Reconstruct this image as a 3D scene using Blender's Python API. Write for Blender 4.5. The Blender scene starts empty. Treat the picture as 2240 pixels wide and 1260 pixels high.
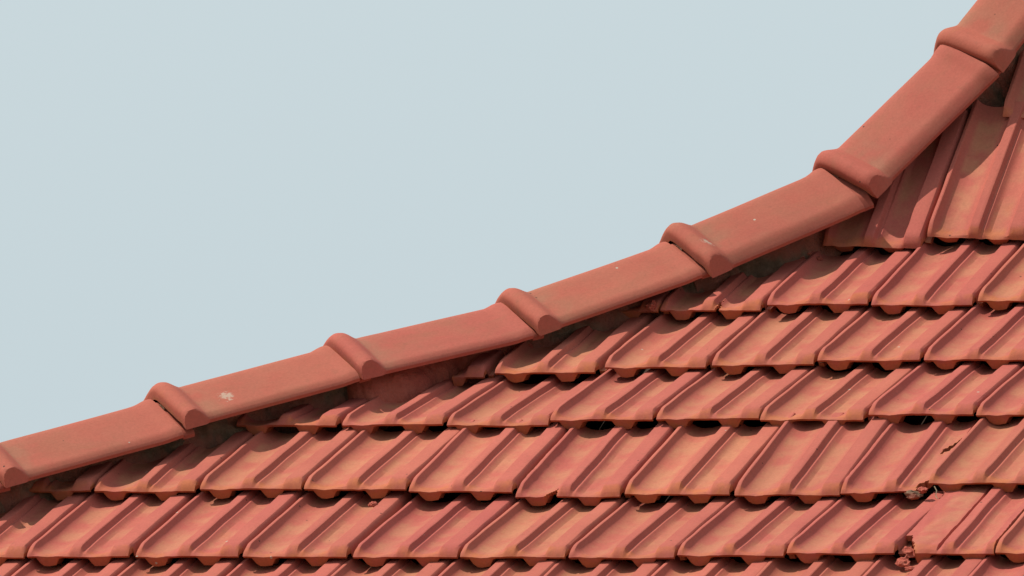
import bpy, bmesh, math, random
from mathutils import Vector, Matrix, noise
R = math.radians
rnd = random.Random(7)
sc = bpy.context.scene
COL = sc.collection

# ------------------------------------------------------------------ camera
cam = bpy.data.cameras.new('camera')
co = bpy.data.objects.new('camera', cam); COL.objects.link(co)
F_PX, CAM_D, PITCH = 22000.0, 22000.0 / 1136.0, math.atan(520 / 22000.0)
cam.sensor_width = 36.0; cam.lens = 36.0 * F_PX / 2240.0
co.location = (0, -CAM_D, 0); co.rotation_euler = (math.pi / 2 + PITCH, 0, 0)
cam.clip_start = 0.5; cam.clip_end = 6000
sc.camera = co

# ------------------------------------------------------------------ light
SUN_DIR = Vector((-0.56, 0.12, 0.84)).normalized()        # towards the sun: left, a little behind the roof
el = math.asin(SUN_DIR.z); az = math.atan2(SUN_DIR.x, SUN_DIR.y)
w = bpy.data.worlds.new('World'); sc.world = w; w.use_nodes = True
nt = w.node_tree; nt.nodes.clear()
out = nt.nodes.new('ShaderNodeOutputWorld'); bg = nt.nodes.new('ShaderNodeBackground')
sky = nt.nodes.new('ShaderNodeTexSky'); sky.sky_type = 'NISHITA'; sky.sun_disc = False
sky.sun_elevation = el; sky.sun_rotation = az; sky.dust_density = 4.0; sky.air_density = 1.0
mix = nt.nodes.new('ShaderNodeMix'); mix.data_type = 'RGBA'
mix.inputs[0].default_value = 0.85
mix.inputs[7].default_value = (6.50, 7.65, 8.12, 1)        # the even milky haze of the day
nt.links.new(sky.outputs[0], mix.inputs[6]); nt.links.new(mix.outputs[2], bg.inputs[0])
nt.links.new(bg.outputs[0], out.inputs[0]); bg.inputs[1].default_value = 0.1
sl = bpy.data.lights.new('sun', 'SUN'); sl.energy = 5.0; sl.angle = R(0.7); sl.color = (1.0, 0.93, 0.83)
so = bpy.data.objects.new('sun', sl); COL.objects.link(so)
so.rotation_euler = (-SUN_DIR).to_track_quat('-Z', 'Y').to_euler(); so.location = (-3, 2, 6)
vs = sc.view_settings; vs.view_transform = 'Standard'; vs.look = 'None'; vs.exposure = 0.0; vs.gamma = 1.0
vs.use_curve_mapping = False

# ------------------------------------------------------------------ directions of the roof
PSI = R(20)
EX = Vector((math.cos(PSI), -math.sin(PSI), 0))           # along the eaves, to the right
NX = Vector((math.sin(PSI), math.cos(PSI), 0))            # level, into the roof
HX = (EX + NX).normalized()                               # plan direction of the hip, climbing to the right
PX = Vector((HX.y, -HX.x, 0))                             # level, square to the hip, towards the visible slope
UP = Vector((0, 0, 1))

# ------------------------------------------------------------------ materials
def ramp(nt, fac, stops):
    r = nt.nodes.new('ShaderNodeValToRGB')
    while len(r.color_ramp.elements) < len(stops): r.color_ramp.elements.new(0.5)
    for e, (p, c) in zip(r.color_ramp.elements, stops):
        e.position = p; e.color = (*c, 1) if len(c) == 3 else c
    nt.links.new(fac, r.inputs[0]); return r.outputs[0]
def noise_tex(nt, vec, scale, detail=4, rough=0.55, dist=0.0):
    n = nt.nodes.new('ShaderNodeTexNoise'); n.inputs['Scale'].default_value = scale
    n.inputs['Detail'].default_value = detail; n.inputs['Roughness'].default_value = rough
    n.inputs['Distortion'].default_value = dist
    nt.links.new(vec, n.inputs['Vector']); return n.outputs['Fac']
def mixc(nt, fac, a, b, mode='MIX'):
    m = nt.nodes.new('ShaderNodeMix'); m.data_type = 'RGBA'; m.blend_type = mode
    for s, v in ((0, fac), (6, a), (7, b)):
        if hasattr(v, 'is_linked') or hasattr(v, 'links'): nt.links.new(v, m.inputs[s])
        elif isinstance(v, (int, float)): m.inputs[s].default_value = v
        else: m.inputs[s].default_value = (*v, 1)
    return m.outputs[2]
def math_n(nt, op, a, b=None, clamp=False):
    m = nt.nodes.new('ShaderNodeMath'); m.operation = op; m.use_clamp = clamp
    for i, v in enumerate((a, b)):
        if v is None: continue
        if hasattr(v, 'links'): nt.links.new(v, m.inputs[i])
        else: m.inputs[i].default_value = v
    return m.outputs[0]

def clay_material(name, paint, paint2, bare, dust, dust_amt, grain, dull=None):
    """fired clay tile under a worn coat of red paint; dust settled on it, specks of lichen"""
    m = bpy.data.materials.new(name); m.use_nodes = True
    nt = m.node_tree; b = nt.nodes['Principled BSDF']
    tc = nt.nodes.new('ShaderNodeTexCoord'); oi = nt.nodes.new('ShaderNodeObjectInfo')
    off = nt.nodes.new('ShaderNodeVectorMath'); off.operation = 'MULTIPLY_ADD'
    cmb = nt.nodes.new('ShaderNodeCombineXYZ')
    for i in range(3): nt.links.new(oi.outputs['Random'], cmb.inputs[i])
    nt.links.new(cmb.outputs[0], off.inputs[0]); off.inputs[1].default_value = (37.0, 91.0, 13.0)
    nt.links.new(tc.outputs['Object'], off.inputs[2]); V = off.outputs[0]
    st = nt.nodes.new('ShaderNodeVectorMath'); st.operation = 'MULTIPLY'; st.inputs[1].default_value = grain
    nt.links.new(V, st.inputs[0]); VS = st.outputs[0]
    big = noise_tex(nt, V, 9.0, 3); mid = noise_tex(nt, VS, 26.0, 5, 0.6, 0.4); fine = noise_tex(nt, V, 260.0, 3)
    c = mixc(nt, ramp(nt, big, [(0.32, (0, 0, 0)), (0.68, (1, 1, 1))]), paint, paint2)
    at = nt.nodes.new('ShaderNodeAttribute'); at.attribute_name = 'bare'
    worn = math_n(nt, 'ADD', math_n(nt, 'MULTIPLY', at.outputs['Fac'], 1.0), math_n(nt, 'MULTIPLY', math_n(nt, 'SUBTRACT', mid, 0.5), 1.5))
    c = mixc(nt, ramp(nt, worn, [(0.42, (0, 0, 0)), (0.85, (1, 1, 1))]), c, bare)
    at2 = nt.nodes.new('ShaderNodeAttribute'); at2.attribute_name = 'dust'
    dn = noise_tex(nt, V, 15.0, 4)
    df = math_n(nt, 'MULTIPLY', math_n(nt, 'MULTIPLY', at2.outputs['Fac'], ramp(nt, dn, [(0.36, (0, 0, 0)), (0.6, (1, 1, 1))])), dust_amt)
    c = mixc(nt, df, c, dust)
    # tile to tile difference in tone
    hv = nt.nodes.new('ShaderNodeHueSaturation')
    rr = nt.nodes.new('ShaderNodeMapRange'); nt.links.new(oi.outputs['Random'], rr.inputs[0])
    rr.inputs[3].default_value = 0.94; rr.inputs[4].default_value = 1.05
    nt.links.new(rr.outputs[0], hv.inputs['Value'])
    r2 = nt.nodes.new('ShaderNodeMath'); r2.operation = 'FRACT'
    nt.links.new(math_n(nt, 'MULTIPLY', oi.outputs['Random'], 17.3), r2.inputs[0])
    r3 = nt.nodes.new('ShaderNodeMapRange'); nt.links.new(r2.outputs[0], r3.inputs[0])
    r3.inputs[3].default_value = 0.497; r3.inputs[4].default_value = 0.504
    nt.links.new(r3.outputs[0], hv.inputs['Hue']); nt.links.new(c, hv.inputs['Color']); c = hv.outputs[0]
    if dull:
        dl = noise_tex(nt, VS, 14.0, 6, 0.65, 0.8)
        c = mixc(nt, math_n(nt, 'MULTIPLY', ramp(nt, dl, [(0.50, (0, 0, 0)), (0.66, (1, 1, 1))]), 0.35), c, dull)
    sp_ = ramp(nt, noise_tex(nt, V, 190.0, 3, 0.7), [(0.3, (.90, .90, .90)), (0.7, (1.06, 1.06, 1.06))])
    c = mixc(nt, 1.0, c, sp_, 'MULTIPLY')
    # fine dark dirt and pale specks
    c = mixc(nt, math_n(nt, 'MULTIPLY', ramp(nt, noise_tex(nt, V, 75.0, 6, 0.7), [(0.56, (0, 0, 0)), (0.74, (1, 1, 1))]), 0.32), c, (0.16, 0.075, 0.045))
    vo = nt.nodes.new('ShaderNodeTexVoronoi'); vo.inputs['Scale'].default_value = 26.0; nt.links.new(V, vo.inputs['Vector'])
    sep = nt.nodes.new('ShaderNodeSeparateColor'); nt.links.new(vo.outputs['Color'], sep.inputs[0])
    spot = math_n(nt, 'MULTIPLY', math_n(nt, 'LESS_THAN', vo.outputs['Distance'], 0.075), math_n(nt, 'GREATER_THAN', sep.outputs[0], 0.93))
    c = mixc(nt, spot, c, (0.36, 0.30, 0.24))
    vo2 = nt.nodes.new('ShaderNodeTexVoronoi'); vo2.inputs['Scale'].default_value = 31.0
    o2 = nt.nodes.new('ShaderNodeVectorMath'); o2.inputs[1].default_value = (3.1, 7.7, 1.9); nt.links.new(V, o2.inputs[0]); nt.links.new(o2.outputs[0], vo2.inputs['Vector'])
    sep2 = nt.nodes.new('ShaderNodeSeparateColor'); nt.links.new(vo2.outputs['Color'], sep2.inputs[0])
    pit = math_n(nt, 'MULTIPLY', math_n(nt, 'LESS_THAN', vo2.outputs['Distance'], 0.07), math_n(nt, 'GREATER_THAN', sep2.outputs[0], 0.90))
    c = mixc(nt, pit, c, (0.08, 0.035, 0.025))
    # a crust of pale lichen where the object's own 'spot' (x, y, radius) says
    sp = nt.nodes.new('ShaderNodeAttribute'); sp.attribute_type = 'OBJECT'; sp.attribute_name = 'spot'
    ss = nt.nodes.new('ShaderNodeSeparateXYZ'); nt.links.new(sp.outputs['Vector'], ss.inputs[0])
    so_ = nt.nodes.new('ShaderNodeSeparateXYZ'); nt.links.new(tc.outputs['Object'], so_.inputs[0])
    dx = math_n(nt, 'SUBTRACT', so_.outputs[0], ss.outputs[0]); dy = math_n(nt, 'SUBTRACT', so_.outputs[1], ss.outputs[1])
    rr2 = math_n(nt, 'SQRT', math_n(nt, 'ADD', math_n(nt, 'MULTIPLY', dx, dx), math_n(nt, 'MULTIPLY', dy, dy)))
    near = math_n(nt, 'SUBTRACT', 1.0, math_n(nt, 'DIVIDE', rr2, math_n(nt, 'ADD', ss.outputs[2], 0.0001)), True)
    cr = math_n(nt, 'MULTIPLY', near, noise_tex(nt, V, 120.0, 5, 0.75))
    c = mixc(nt, math_n(nt, 'MULTIPLY', ramp(nt, cr, [(0.33, (0, 0, 0)), (0.42, (1, 1, 1))]), 0.6), c, (0.42, 0.36, 0.28))
    nt.links.new(c, b.inputs['Base Color'])
    b.inputs['Roughness'].default_value = 0.78
    b.inputs['Specular IOR Level'].default_value = 0.12
    bp = nt.nodes.new('ShaderNodeBump'); bp.inputs['Strength'].default_value = 0.35; bp.inputs['Distance'].default_value = 0.002
    hs = math_n(nt, 'ADD', math_n(nt, 'MULTIPLY', mid, 1.0), math_n(nt, 'MULTIPLY', fine, 0.28))
    hs = math_n(nt, 'SUBTRACT', hs, math_n(nt, 'MULTIPLY', pit, 0.6))
    nt.links.new(hs, bp.inputs['Height']); nt.links.new(bp.outputs[0], b.inputs['Normal'])
    return m

M_TILE = clay_material('painted clay tile', (0.385, 0.101, 0.072), (0.355, 0.086, 0.065), (0.385, 0.108, 0.050),
                       (0.385, 0.165, 0.090), 0.65, (1.0, 0.35, 1.0))
M_HIP = clay_material('painted clay hip tile', (0.350, 0.091, 0.064), (0.330, 0.083, 0.060), (0.340, 0.100, 0.056),
                      (0.27, 0.125, 0.078), 0.65, (0.45, 1.0, 1.0), dull=(0.27, 0.105, 0.062))

def rough_material(name, a, b_, c_, scale=30, bump=0.9):
    m = bpy.data.materials.new(name); m.use_nodes = True
    nt = m.node_tree; b = nt.nodes['Principled BSDF']
    tc = nt.nodes.new('ShaderNodeTexCoord'); V = tc.outputs['Object']
    n1 = noise_tex(nt, V, scale, 6, 0.65); n2 = noise_tex(nt, V, scale * 0.35, 3)
    c = mixc(nt, ramp(nt, n1, [(0.4, (0, 0, 0)), (0.62, (1, 1, 1))]), a, b_)
    c = mixc(nt, ramp(nt, n2, [(0.48, (0, 0, 0)), (0.6, (1, 1, 1))]), c, c_)
    nt.links.new(c, b.inputs['Base Color']); b.inputs['Roughness'].default_value = 0.95
    b.inputs['Specular IOR Level'].default_value = 0.15
    bp = nt.nodes.new('ShaderNodeBump'); bp.inputs['Strength'].default_value = bump; bp.inputs['Distance'].default_value = 0.006
    nt.links.new(noise_tex(nt, V, scale * 3, 5, 0.7), bp.inputs['Height']); nt.links.new(bp.outputs[0], b.inputs['Normal'])
    return m
M_MORTAR = rough_material('weathered mortar', (0.19, 0.115, 0.075), (0.11, 0.070, 0.045), (0.27, 0.095, 0.065))
M_REDMORTAR = rough_material('mortar under red paint', (0.35, 0.082, 0.056), (0.27, 0.060, 0.042), (0.38, 0.100, 0.068), 26, 0.9)
M_DECK = rough_material('dark roof boards', (0.05, 0.03, 0.022), (0.035, 0.022, 0.018), (0.06, 0.035, 0.025), 12, 0.4)
M_GROUND = rough_material('dry earth', (0.26, 0.20, 0.13), (0.20, 0.17, 0.10), (0.15, 0.16, 0.08), 0.35, 0.5)
M_STRAW = rough_material('dry straw', (0.45, 0.36, 0.20), (0.35, 0.27, 0.15), (0.4, 0.3, 0.2), 50, 0.3)

# ------------------------------------------------------------------ helpers
def finish(bm, name, mat, parent, sharp=26):
    me = bpy.data.meshes.new(name); bm.normal_update(); bm.to_mesh(me); bm.free()
    for p in me.polygons: p.use_smooth = True
    me.set_sharp_from_angle(angle=R(sharp)); me.materials.append(mat)
    return link(me, name, parent)
def link(me, name, parent, mat=None):
    o = bpy.data.objects.new(name, me); COL.objects.link(o); o.parent = parent; return o
def sstep(a, b, x):
    t = min(1, max(0, (x - a) / (b - a))); return t * t * (3 - 2 * t)
def lerp_table(tab, x):
    if x <= tab[0][0]: return tab[0][1]
    for (a, fa), (b, fb) in zip(tab, tab[1:]):
        if x <= b: return fa + (fb - fa) * (x - a) / (b - a)
    return tab[-1][1]

# ------------------------------------------------------------------ field tile
TW = 0.2180; TL = 0.385
# height of the upper face above the pan, across the tile: left rib, wide pan, middle rib with a step, narrow pan, broad right rib
PROF = [(0.0, .009), (0.006, .0140), (0.014, .0170), (0.040, .0184), (0.050, .0178), (0.057, .0150), (0.072, .0098), (0.092, .0052), (0.120, .0016), (0.155, -.0010), (0.20, -.0020), (0.27, -.0008), (0.34, .0030),
        (0.385, .0060), (0.400, .0085), (0.418, .0155), (0.430, .0178), (0.508, .0184), (0.517, .0175), (0.540, .0084), (0.547, .0074), (0.566, .0080), (0.573, .0068), (0.592, .0030), (0.620, -.0002),
        (0.66, -.0004), (0.71, .0004), (0.77, .0036), (0.800, .0065), (0.818, .0150), (0.830, .0178), (0.955, .0188), (0.975, .0180), (0.990, .0150), (1.0, .010), (1.006, -.0045), (1.055, -.0045)]   # the last two: the interlocking flange under the next tile
US = sorted(set([round(a, 4) for a, _ in PROF] + [.035, .085, .195, .275, .31, .365, .45, .48, .53, .66, .735, .785, .87, .91, .645, .28]))
YS = [0, .0015, .005, .010, .016, .023, .031, .042, .06, .09, .13, .18, .235, .285, .33, TL]
def rib_fade(y, u):
    L = 0.026 + 0.010 * (u < .2)
    t = min(1, y / L); return 1 - (1 - t) ** 1.8
def tile_top(u, y, seed, fill):
    p = lerp_table(PROF, u)
    if fill and u < 0.37: p = .0125 - .010 * abs(u - .18) + .0015 * noise.noise(Vector((u * 12, y * 40, 2)))
    f = rib_fade(y, u)
    if p > 0.0: z = p * f
    else: z = p
    # the lip: pans rise a touch to the straight edge
    z += 0.0022 * (1 - sstep(0, .028, y)) - 0.0018 * (1 - sstep(0, .005, y))
    z += 0.0022 * noise.noise(Vector((u * 2.3 + seed * 5.1, y * 9, seed))) + 0.0006 * noise.noise(Vector((u * 14 + seed, y * 60, seed * 3)))
    return z
def trap(u, a, b, c, d): return max(0, min(1, (u - a) / (b - a), (d - u) / (d - c)))
def tile_bottom(u, y, top, seed):
    lug = max(trap(u, .085, .135, .265, .315), trap(u, .59, .640, .765, .815))
    fade = 1 - sstep(.035, .06, y)
    th = .0046 + .005 * sstep(.004, .03, y)
    return min(top - th, top * .8 - th - lug * (.0165 + .0015 * noise.noise(Vector((seed * 7, u * 3, 0)))) * fade)
def build_tile(seed, bite=None, fill=False, umax=1.0, fine=False):
    rr = random.Random(seed)
    us, ys = US, YS
    if fine:
        us = sorted(set(US + [(a + b) / 2 for a, b in zip(US, US[1:])]))
        ys = sorted(set(YS + [i * .006 for i in range(1, 20)] + [.12 + i * .012 for i in range(20)]))
    bm = bmesh.new()
    bl = bm.verts.layers.float.new('bare'); dl = bm.verts.layers.float.new('dust')
    nu, ny = len(us), len(ys)
    mask = [[not (bite and bite((us[i] + us[i + 1]) / 2, (ys[j] + ys[j + 1]) / 2)) for j in range(ny - 1)] for i in range(nu - 1)]
    for i in range(nu - 1):
        for j in range(ny - 1):
            if us[i] >= .999 and ys[j] < .022: mask[i][j] = False
    T, B = {}, {}
    def edgew(x, y): return 0.0011 * noise.noise(Vector((x * 70, y * 60, seed * 1.7)))
    for i, u in enumerate(us):
        for j, y in enumerate(ys):
            cells = [mask[a][b] for a in (i - 1, i) for b in (j - 1, j) if 0 <= a < nu - 1 and 0 <= b < ny - 1]
            if not any(cells): continue
            rag = not all(cells)
            x = u * TW; yy = y
            if rag: x += rr.uniform(-.0009, .0009); yy += rr.uniform(-.0009, .0009) * (y > 0.001)
            if y < .004: yy += edgew(x, 0) * 1.3
            if u < .02 or u > .98: x += edgew(3, y) * .9
            if u == 0: x += 0.004 * (1 - sstep(0, .02, y))     # the rounded lower left corner
            if u == 1: x -= 0.003 * (1 - sstep(0, .016, y))
            zt = tile_top(u, y, seed, fill); zb = tile_bottom(u, y, zt, seed)
            setback = 0.0
            if y < .001: setback = .0015
            v = bm.verts.new((x, yy, zt)); T[i, j] = v
            low = zt - zb
            b = bm.verts.new((x, yy + (.004 if y < .03 else 0) + min(.004, low * .15), zb)); B[i, j] = b
            p = lerp_table(PROF, u)
            v[dl] = (1 - sstep(.001, .006, p)) * (0.35 + .65 * sstep(.0, .05, y))
            v[bl] = (0.62 * (1 - sstep(.012, .034, y))) + (.30 if p < .004 else 0.05) * sstep(0, .03, y) + (0.5 if rag else 0)
            b[bl] = 0.9; b[dl] = 0
    for i in range(nu - 1):
        for j in range(ny - 1):
            if not mask[i][j]: continue
            q = [(i, j), (i + 1, j), (i + 1, j + 1), (i, j + 1)]
            bm.faces.new([T[k] for k in q]); bm.faces.new([B[k] for k in reversed(q)])
            for (a, b, di, dj) in ((q[0], q[1], 0, -1), (q[1], q[2], 1, 0), (q[2], q[3], 0, 1), (q[3], q[0], -1, 0)):
                ii, jj = i + di, j + dj
                if not (0 <= ii < nu - 1 and 0 <= jj < ny - 1) or not mask[ii][jj]:
                    bm.faces.new([T[b], T[a], B[a], B[b]])
    return bm

roof = bpy.data.objects.new('tiled_roof', None); COL.objects.link(roof)
roof['label'] = 'red painted clay tile roof with collared hip tiles climbing to the right against the sky'
roof['category'] = 'roof'; roof['kind'] = 'thing'

# rows of the field: d = level distance into the roof, slope of the tile faces, lips (t along the eaves, height)
W0 = .2235
D0 = None
def frame_for(slope, roll=0.0, yaw=0.0):
    s = (NX * math.cos(slope) + UP * math.sin(slope)).normalized()
    x = EX.copy(); z = x.cross(s).normalized()
    m = Matrix((x, s, z)).transposed().to_4x4()
    return m @ Matrix.Rotation(yaw, 4, 'Z') @ Matrix.Rotation(roll, 4, 'Y')
ROWS = [
    ('F', -0.3070, R(17.00), [(-4, -1.7070, -0.1920), (-3, -1.4835, -0.1920), (-2, -1.2600, -0.1920), (-1, -1.0365, -0.1920), (148, -0.8130, -0.1920), (388, -0.5852, -0.1912), (623, -0.3640, -0.1905), (860, -0.1426, -0.1897), (1095, 0.0752, -0.1890), (1330, 0.2913, -0.1874), (1566, 0.5066, -0.1858), (1803, 0.7212, -0.1834), (2040, 0.9342, -0.1810), (2276, 1.1446, -0.1786), (9000, 1.3681, -0.1786), (9001, 1.5916, -0.1786)]),
    ('E', 0.0000, R(17.00), [(-2, -1.4748, -0.0610), (-1, -1.2513, -0.0610), (58, -1.0278, -0.0610), (295, -0.7983, -0.0608), (530, -0.5726, -0.0605), (772, -0.3419, -0.0612), (1005, -0.1216, -0.0609), (1243, 0.1017, -0.0607), (1480, 0.3223, -0.0570), (1720, 0.5440, -0.0532), (1960, 0.7639, -0.0522), (2175, 0.9595, -0.0511), (9000, 1.1830, -0.0511), (9001, 1.4065, -0.0511)]),
    ('D', 0.3070, R(17.30), [(-1, -1.2353, 0.0692), (205, -1.0118, 0.0692), (435, -0.7864, 0.0716), (662, -0.5656, 0.0714), (893, -0.3427, 0.0666), (1124, -0.1176, 0.0574), (1365, 0.1076, 0.0607), (1605, 0.3339, 0.0605), (1838, 0.5519, 0.0611), (2030, 0.7303, 0.0830), (9000, 0.9538, 0.0830), (9001, 1.1773, 0.0830)]),
    ('C', 0.6160, R(17.00), [(515, -0.8307, 0.2017), (748, -0.6009, 0.2009), (975, -0.3787, 0.2001), (1203, -0.1573, 0.2094), (1433, 0.0645, 0.2104), (1662, 0.2836, 0.2096), (1900, 0.5096, 0.2187), (2135, 0.7310, 0.2161), (9000, 0.9545, 0.2161), (9001, 1.1780, 0.2161)]),
    ('B', 0.9270, R(17.30), [(838, -0.6304, 0.2998), (1080, -0.3904, 0.3079), (1322, -0.1523, 0.3196), (1555, 0.0752, 0.3220), (1787, 0.2999, 0.3309), (2020, 0.5240, 0.3315), (9000, 0.7475, 0.3315), (9001, 0.9710, 0.3315)]),
    ('A', 1.2360, R(17.50), [(-1, -0.3628, 0.4403), (1445, -0.1393, 0.4403), (1676, 0.0890, 0.4508), (1903, 0.3116, 0.4491), (2138, 0.5404, 0.4539), (9000, 0.7639, 0.4539), (9001, 0.9874, 0.4539)]),
    ('U1', 1.5450, R(41.50), [(1800, 0.1091, 0.5696), (2028, 0.3354, 0.5864), (9000, 0.5589, 0.5864), (9001, 0.7824, 0.5864)]),
    ('U2', 1.7650, R(43.00), [(2192, 0.4293, 0.8492), (9000, 0.6528, 0.8492), (9001, 0.8763, 0.8492)]),
    ('U3', 1.9850, R(45.00), [(0, 0.6293, 1.0692), (9000, 0.8528, 1.0692), (9001, 1.0763, 1.0692)]),
]
D0 = 0.0370

VARIANTS = []
for s in range(7):
    bm = build_tile(s + 1); o = finish(bm, 'roof_tile', M_TILE, roof); VARIANTS.append(o.data); bpy.data.objects.remove(o)
AX_P = -1.100                     # the hip's axis: P . PX
CUT_P = AX_P - 0.012
TIP_P = AX_P + 0.10
def jag(s, amp=.012, k=40): return lambda v: amp * noise.noise(Vector((v * k, s, 0)))

def place(row, t, z, slope, d, i, special=None, clip=None, dz=0.0, dyaw=0.0, droll=0.0, slide=0.0):
    m = frame_for(slope + rnd.uniform(-.004, .004), rnd.uniform(-.008, .008) + droll, rnd.uniform(-.009, .009) + dyaw)
    P = EX * t + NX * (D0 + d) + UP * (z + dz)
    s = (NX * math.cos(slope) + UP * math.sin(slope)); P = P + s * slide
    M = Matrix.Translation(P) @ m
    # does the tile reach across the hip?
    cs = [(M @ Vector((x, y, 0))).dot(PX) for x in (0, TW) for y in (0, TL)]
    if max(cs) < CUT_P + .01: return None
    if special or clip is not None or min(cs) < CUT_P:
        kw = special or {}
        bm = build_tile(20 + row * 31 + i, **kw)
        c = CUT_P if clip is None else clip
        inv = M.inverted()
        pn = (inv.to_3x3() @ PX).normalized(); po = inv @ (PX * c)
        g = bm.verts[:] + bm.edges[:] + bm.faces[:]
        r = bmesh.ops.bisect_plane(bm, geom=g, plane_co=po, plane_no=pn, clear_inner=True, dist=1e-6)
        ed = [e for e in bm.edges if e.is_boundary]
        if ed:
            bmesh.ops.holes_fill(bm, edges=ed, sides=0)
            bmesh.ops.triangulate(bm, faces=[f for f in bm.faces if len(f.verts) > 4])
        if not bm.faces: bm.free(); return None
        o = finish(bm, 'roof_tile', M_TILE, roof)
    else:
        o = link(VARIANTS[rnd.randrange(len(VARIANTS))], 'roof_tile', roof)
    o.matrix_world = M
    return o

n = lambda a, b, c=0: noise.noise(Vector((a, b, c)))
SPECIAL = {}
# row index: 0 F, 1 E, 2 D, 3 C, 4 B, 5 A, 6 U1, 7 U2, 8 U3
SPECIAL[(2, 1124)] = dict(special=dict(fine=True, bite=lambda u, y: abs(u - .345 - y * .8) < .060 - y * 2.2 + .008 * n(y * 90, 1)))
SPECIAL[(2, 1838)] = dict(droll=-.03, special=dict(fine=True, bite=lambda u, y: (u > .70 + .05 * n(y * 22, 2) and y < .045 + .012 * n(u * 30, 5)) or
                           (u > .66 + .03 * n(y * 22, 3) and abs(y - .242 - (u - .73) * .35) < .020 + .012 * n(u * 26, 9)) or u > .81 + .02 * n(y * 22, 4)))
SPECIAL[(2, 2030)] = dict(dz=-.002, dyaw=-.01)
SPECIAL[(1, 1960)] = dict(special=dict(fine=True, fill=True, bite=lambda u, y: (u < .17 - y * 1.6 + .07 * n(y * 22, 7) and y < .075) or u > .885 + .004 * n(y * 22, 1)))
SPECIAL[(4, 838)] = dict(special=dict(fine=True, bite=lambda u, y: u < .68 + .10 * n(y * 25, 7) + y * .6))
SPECIAL[(5, 1445)] = dict(special=dict(fine=True, bite=lambda u, y: abs(u - .565 - .03 * n(y * 45, 3)) < .022 - y * .35))
k = 0
for ri, (key, d, slope, lips) in enumerate(ROWS):
    for i, (tag_, t, z) in enumerate(lips):
        kw = dict(SPECIAL.get((ri, tag_), {}))
        z2 = z + kw.pop('dz', 0.0) + rnd.uniform(-.0012, .0012)
        if ri < 7:
            nd, nl = ROWS[ri + 1][1], ROWS[ri + 1][3]
            zn = min(lerp_table([(b, c) for _, b, c in nl], t + TW * q_) for q_ in (0.1, .5, .9))
            zm = lerp_table([(b, c) for _, b, c in lips], t + TW * .5)
            slope = math.atan((zn - zm - (.0245 if ri == 2 and tag_ > 1500 else .0330 if ri == 2 else .0310 if ri < 5 else .024 if ri == 5 else .028)) / (nd - d))
        if ri == 6: kw['dyaw'] = -.055; z2 += .010
        place(ri, t + rnd.uniform(-.0014, .0014), z2, slope, d, i, **kw)

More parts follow.
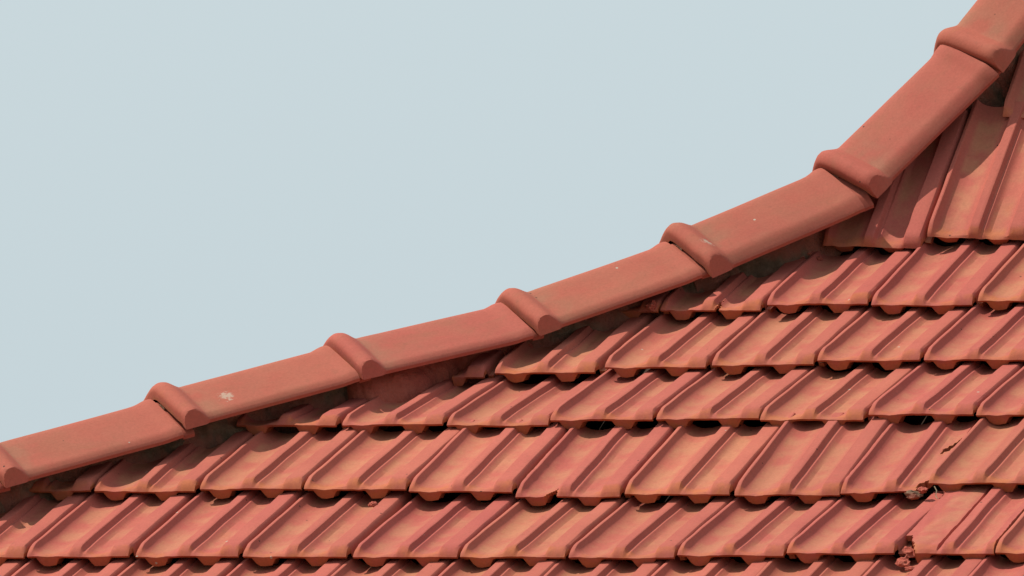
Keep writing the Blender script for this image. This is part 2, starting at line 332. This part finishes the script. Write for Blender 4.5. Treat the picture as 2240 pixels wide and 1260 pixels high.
# ------------------------------------------------------------------ hip tiles
SEC_H = [0.058]
def section(yv):
    h = SEC_H[0]
    r = .015; a = .118
    ex = max(0, abs(yv) - (a - .009)) / .009
    return -(math.sqrt(yv * yv + r * r) - r) * h / (math.sqrt(a * a + r * r) - r) - .0035 * ex * ex
NS = 44
def build_hip(L, seed, a=.118):
    TH = .013
    # outer profile points, from far edge over the apex to the near edge: (y, z, normal)
    pts = []
    ys_ = [a * math.sin(math.pi / 2 * (-1 + 2 * i / (NS - 1))) for i in range(NS)]
    def nrm(yv):
        e = 1e-4; dz = (section(yv + e) - section(yv - e)) / (2 * e); l = math.hypot(1, dz); return (-dz / l, 1 / l)
    ro = [y for y in ys_]
    # the roll stops short of both edges with a flat face
    RE = a + 1
    xs = [0, .0010, .003, .006, .010, .015, .020, .025, .030, .035, .040, .045, .050, .055, .060, .068, .08, .12, .17, .22, .27]
    xs += [L - .085, L - .070, L - .060, L - .052, L - .046, L - .040, L - .034, L - .030, L - .026, L]
    def roll(x):
        c, r = .023, (.023 if x < .023 else .036)
        if x >= c + r: return 0.0
        return .0165 * (math.sqrt(max(0, 1 - ((x - c) / r) ** 2)) if x < c else (.5 + .5 * math.cos(math.pi * (x - c) / r)) ** .8) + (.003 if x < c else .003 * (1 - (x - c) / r))
    def flare(x):
        return .0062 * sstep(L - .075, L - .040, x) * (1 - sstep(L - .034, L - .029, x)) - .004 * sstep(L - .034, L - .026, x)
    bm = bmesh.new(); bl = bm.verts.layers.float.new('bare'); dl = bm.verts.layers.float.new('dust')
    rows = []
    for x in xs:
        ring = []
        wob = lambda y: .0010 * n(x * 7 + seed * 3, y * 14, seed) + .0005 * n(x * 60, y * 70, seed)
        splay = 1 + .035 * sstep(L - .08, L - .035, x) - .12 * sstep(L - .034, L - .026, x) + .05 * (1 - sstep(0.02, .06, x))
        o_ = []; i_ = []
        for y in ro:
            ny_, nz = nrm(y); off = roll(x) if abs(y) < RE else 0.0
            off2 = off + flare(x) + wob(y)
            yy = y * splay; zz = section(y)
            bend = 0.0
            oy, oz = yy + ny_ * off2, zz + nz * off2
            yc = a * splay + .0035
            if abs(oy) > yc and roll(x) > 0.001:
                oz += (abs(oy) - yc) * .55; oy = math.copysign(yc, oy)
            o_.append((oy, oz, roll(x), y))
            t_in = TH - roll(x) * .50
            i_.append((yy - ny_ * t_in, zz - nz * t_in))
        # rounded lower edges
        e1 = (o_[-1][0] + .0020, o_[-1][1] - .0055); e2 = (o_[-1][0] - .0015, o_[-1][1] - .0120); 
        f1 = (o_[0][0] - .0020, o_[0][1] - .0055); f2 = (o_[0][0] + .0015, o_[0][1] - .0120)
        k_ = min(1, roll(x) / .005)
        zl = section(a) - .0135
        def mixp(p_, q_): return tuple(p_[c_] * (1 - k_) + q_[c_] * k_ for c_ in (0, 1))
        def onc(p_, f): return (p_[0], p_[1] * (1 - f) + zl * f)
        e1 = mixp(e1, onc(o_[-1], .45)); e2 = mixp(e2, onc(o_[-1], .97)); f1 = mixp(f1, onc(o_[0], .45)); f2 = mixp(f2, onc(o_[0], .97))
        for (yy, zz, rl, y) in o_: ring.append((yy, zz, 0.15 + (.15 if rl > .004 else 0), 1.0 if x > .05 else .0))
        for e in (e1, e2): ring.append((*e, .30, 0))
        for (yy, zz) in reversed(i_): ring.append((yy, zz, .9, 0))
        for e in (f2, f1): ring.append((*e, .30, 0))
        vs_ = []
        for (yy, zz, b, dd) in ring:
            v = bm.verts.new((x + .0012 * n(yy * 40, seed) * (x < .002), yy, zz)); v[bl] = b; v[dl] = dd * (.30 + .70 * (1 - sstep(.06, .13, x)) if x < L - .1 else .1); vs_.append(v)
        rows.append(vs_)
    m = len(rows[0])
    for r0, r1 in zip(rows, rows[1:]):
        for k in range(m):
            bm.faces.new((r0[k], r0[(k + 1) % m], r1[(k + 1) % m], r1[k]))
    no = len(ro)
    def cap(r, flip):
        inner = list(reversed(r[no + 2: 2 * no + 2]))
        for k in range(no - 1):
            f = (r[k], r[k + 1], inner[k + 1], inner[k]); bm.faces.new(f if flip else tuple(reversed(f)))
        q = (r[no - 1], r[no], r[no + 1], inner[-1]); bm.faces.new(q if flip else tuple(reversed(q)))
        q = (inner[0], r[2 * no + 2], r[2 * no + 3], r[0]); bm.faces.new(q if flip else tuple(reversed(q)))
    cap(rows[0], False); cap(rows[-1], True)
    bmesh.ops.recalc_face_normals(bm, faces=bm.faces)
    return bm
def hip_frame(A, B, roll=0.0):
    x = (B - A).normalized(); y = (PX - x * PX.dot(x)).normalized(); z = x.cross(y).normalized()
    if z.z < 0: z = -z
    m = Matrix((x, y, z)).transposed().to_4x4()
    return Matrix.Translation(A) @ m @ Matrix.Rotation(roll, 4, 'X')
def hip_point(q, z): return HX * q + PX * AX_P + UP * z
HIPS = [((-1.0647, 0.0543), (-0.6653, 0.1442)),
        ((-0.6752, 0.1514), (-0.2691, 0.2540)),
        ((-0.2841, 0.2649), (0.1187, 0.3655)),
        ((0.1055, 0.3682), (0.5078, 0.4555)),
        ((0.4923, 0.4610), (0.8823, 0.5863)),
        ((0.8687, 0.5984), (1.2414, 0.7455)),
        ((1.2202, 0.7462), (1.5253, 1.0166)),
        ((1.5059, 1.0038), (1.7759, 1.3138))]
HROLL = {}

HS = [(hip_point(*a), hip_point(*b)) for a, b in HIPS]
SPOT = {2: (.122, .078, .045), 5: (.036, .088, .035)}
for i, (A, B) in enumerate(HS):
    L = (B - A).length + .012
    SEC_H[0] = (.058, .060, .056, .057, .060, .067, .064, .064)[i]
    bm = build_hip(L, i + 3, .120 if i < 5 else .126)
    o = finish(bm, 'hip_tile', M_HIP, roof, 27)
    o.matrix_world = hip_frame(A, B, HROLL.get(i, 0.0))
    if i in SPOT: o['spot'] = SPOT[i]

# ------------------------------------------------------------------ mortar bedding under the hip tiles
def build_bed(L, seed, reach, skirt):
    bm = bmesh.new(); nx = 120; rows = []
    base = [(-.06, -.02), (.02, -.022), (.040, -.030), (reach - .006, -.050), (reach, -.064), (reach + .004, -.085), (reach + .008, -.11), (reach + .008, -.19)]
    wide = [(-.06, -.02), (.02, -.022), (.050, -.036), (.075, -.058), (.096, -.078), (.112, -.098), (.126, -.124), (.132, -.19)]
    def fine(pr):
        o_ = []
        for (a, b) in zip(pr, pr[1:]):
            m_ = max(1, int(math.dist(a, b) / .006) if pr is base else 1)
            for q in range(3): o_.append((a[0] + (b[0] - a[0]) * q / 3, a[1] + (b[1] - a[1]) * q / 3))
        return o_ + [pr[-1], (-.06, -.19)]
    B_, W_ = fine(base), fine(wide)
    for i in range(nx + 1):
        x = L * i / nx; r = []
        k_ = (1 - sstep(.12, .22, x)) * sstep(-.03, .05, x) * (.62 + .25 * n(x * 22, 3)) if skirt else 0
        for k, ((y0, z0), (y1, z1)) in enumerate(zip(B_, W_)):
            y = y0 + (y1 - y0) * k_; z = z0 + (z1 - z0) * k_
            a = .008 if 5 <= k <= len(B_) - 3 else .001
            if k_ > .5: a *= .5
            q = n(x * 30, y * 30 + seed, z * 30) + .6 * n(x * 75, y * 75 + seed, z * 75) + .4 * n(x * 190, y * 190, z * 190 + seed)
            r.append(bm.verts.new((x, y + a * q, z + .5 * a * q)))
        rows.append(r)
    m = len(B_)
    for a, b in zip(rows, rows[1:]):
        for k in range(m): bm.faces.new((a[k], a[(k + 1) % m], b[(k + 1) % m], b[k]))
    bm.faces.new(rows[0]); bm.faces.new(list(reversed(rows[-1])))
    bmesh.ops.recalc_face_normals(bm, faces=bm.faces)
    return bm
for i, (A, B) in enumerate(HS):
    red = i in (3,)
    bm = build_bed((B - A).length + .02, i * 3.3, .034, red)
    o = finish(bm, 'mortar_bedding', M_REDMORTAR if red else M_MORTAR, roof, 60)
    o.matrix_world = hip_frame(A, B)

# ------------------------------------------------------------------ lumps and crumbs of mortar, chips of tile lying in the gaps
def lump(name, P, s, mat, seed, squash=(1, 1, .6), rot=0.0):
    bm = bmesh.new(); bmesh.ops.create_icosphere(bm, subdivisions=3, radius=1)
    for v in bm.verts:
        d_ = v.co.copy(); v.co *= 1 + .55 * n(d_.x * 1.3 + seed, d_.y * 1.3, d_.z * 1.3 + seed) + .35 * n(d_.x * 3.7 + seed, d_.y * 3.7, d_.z * 3.7)
        v.co = Vector((v.co.x * squash[0], v.co.y * squash[1], v.co.z * squash[2])) * s
    o = finish(bm, name, mat, roof, 30); o.matrix_world = Matrix.Translation(P) @ frame_for(R(17), 0, rot)
    return o
def at(t, d, z): return EX * t + NX * (D0 + d) + UP * z
lump('mortar_lump', at(0.0796, 1.5500, 0.5625), .014, M_REDMORTAR, 1, (1.2, .8, .7))
lump('mortar_lump', at(0.0662, 1.5300, 0.5526), .010, M_REDMORTAR, 4)
lump('mortar_lump', at(0.1041, 1.5300, 0.5523), .008, M_REDMORTAR, 6)
lump('mortar_lump', at(-0.4037, 0.2700, 0.0423), .008, M_REDMORTAR, 2)
lump('mortar_lump', at(0.7810, -0.0050, -0.0695), .016, M_REDMORTAR, 3, (.8, 1.1, .5), .5)
lump('mortar_lump', at(0.8041, -0.0400, -0.0815), .008, M_REDMORTAR, 13, (1.3, .8, .5), .3)
lump('mortar_lump', at(0.7029, 0.3000, 0.0601), .011, M_MORTAR, 5, (1.5, .8, .7))
lump('mortar_lump', at(0.7214, 0.3000, 0.0689), .009, M_REDMORTAR, 8)
lump('mortar_lump', at(-0.6457, 0.8600, 0.2990), .007, M_REDMORTAR, 9)
lump('mortar_lump', at(-0.1588, 1.2350, 0.4517), .012, M_REDMORTAR, 11, (.8, 1.2, .8))

bm = bmesh.new()
pts = [Vector((0, 0, 0)), Vector((.004, -.004, -.008)), Vector((.002, -.007, -.018)), Vector((.006, -.010, -.024))]
rg = []
for p_ in pts: rg.append([bm.verts.new(p_ + Vector((.0011 * math.cos(k * 2.1), 0, .0011 * math.sin(k * 2.1)))) for k in range(3)])
for a, b in zip(rg, rg[1:]):
    for k in range(3): bm.faces.new((a[k], a[(k + 1) % 3], b[(k + 1) % 3], b[k]))
o = finish(bm, 'straw', M_STRAW, roof); o.location = at(0.7455, 0.3000, 0.0759)
lump('mortar_lump', at(0.7765, 0.0350, -0.0505), .019, M_REDMORTAR, 17, (.9, 1.0, .5), .2)


# ------------------------------------------------------------------ boards under the tiles and over the far slope
bm = bmesh.new()
sect = [(-.62, -.42), (-.31, -.215), (0.0, -.130), (.307, -.005), (.616, .125), (.927, .245), (1.236, .37), (1.50, .47), (1.70, .68), (2.05, 1.09)]
def deck_side(par):
    near = []; hipv = []
    for d, z in sect:
        q = None
        # the hip's point at this depth: P = HX*q + PX*AX_P, P.NX = D0+d
        q = (D0 + d - PX.dot(NX) * AX_P) / HX.dot(NX)
        H = HX * q + PX * AX_P + UP * (z - .003)
        Q = H + (EX if par == 0 else NX) * 3.2
        hipv.append(bm.verts.new(H)); near.append(bm.verts.new(Q))
    for k in range(len(sect) - 1):
        f = (hipv[k], near[k], near[k + 1], hipv[k + 1]); bm.faces.new(f if par == 0 else tuple(reversed(f)))
deck_side(0); deck_side(1)
o = finish(bm, 'roof_deck', M_DECK, roof)
sol = o.modifiers.new('thick', 'SOLIDIFY'); sol.thickness = .02; sol.offset = -1

# ------------------------------------------------------------------ the ground far below
bm = bmesh.new(); bmesh.ops.create_grid(bm, x_segments=20, y_segments=20, size=2500)
me = bpy.data.meshes.new('ground'); bm.to_mesh(me); bm.free(); me.materials.append(M_GROUND)
g = bpy.data.objects.new('ground', me); COL.objects.link(g); g.location = (0, 0, -6.5); g['kind'] = 'structure'
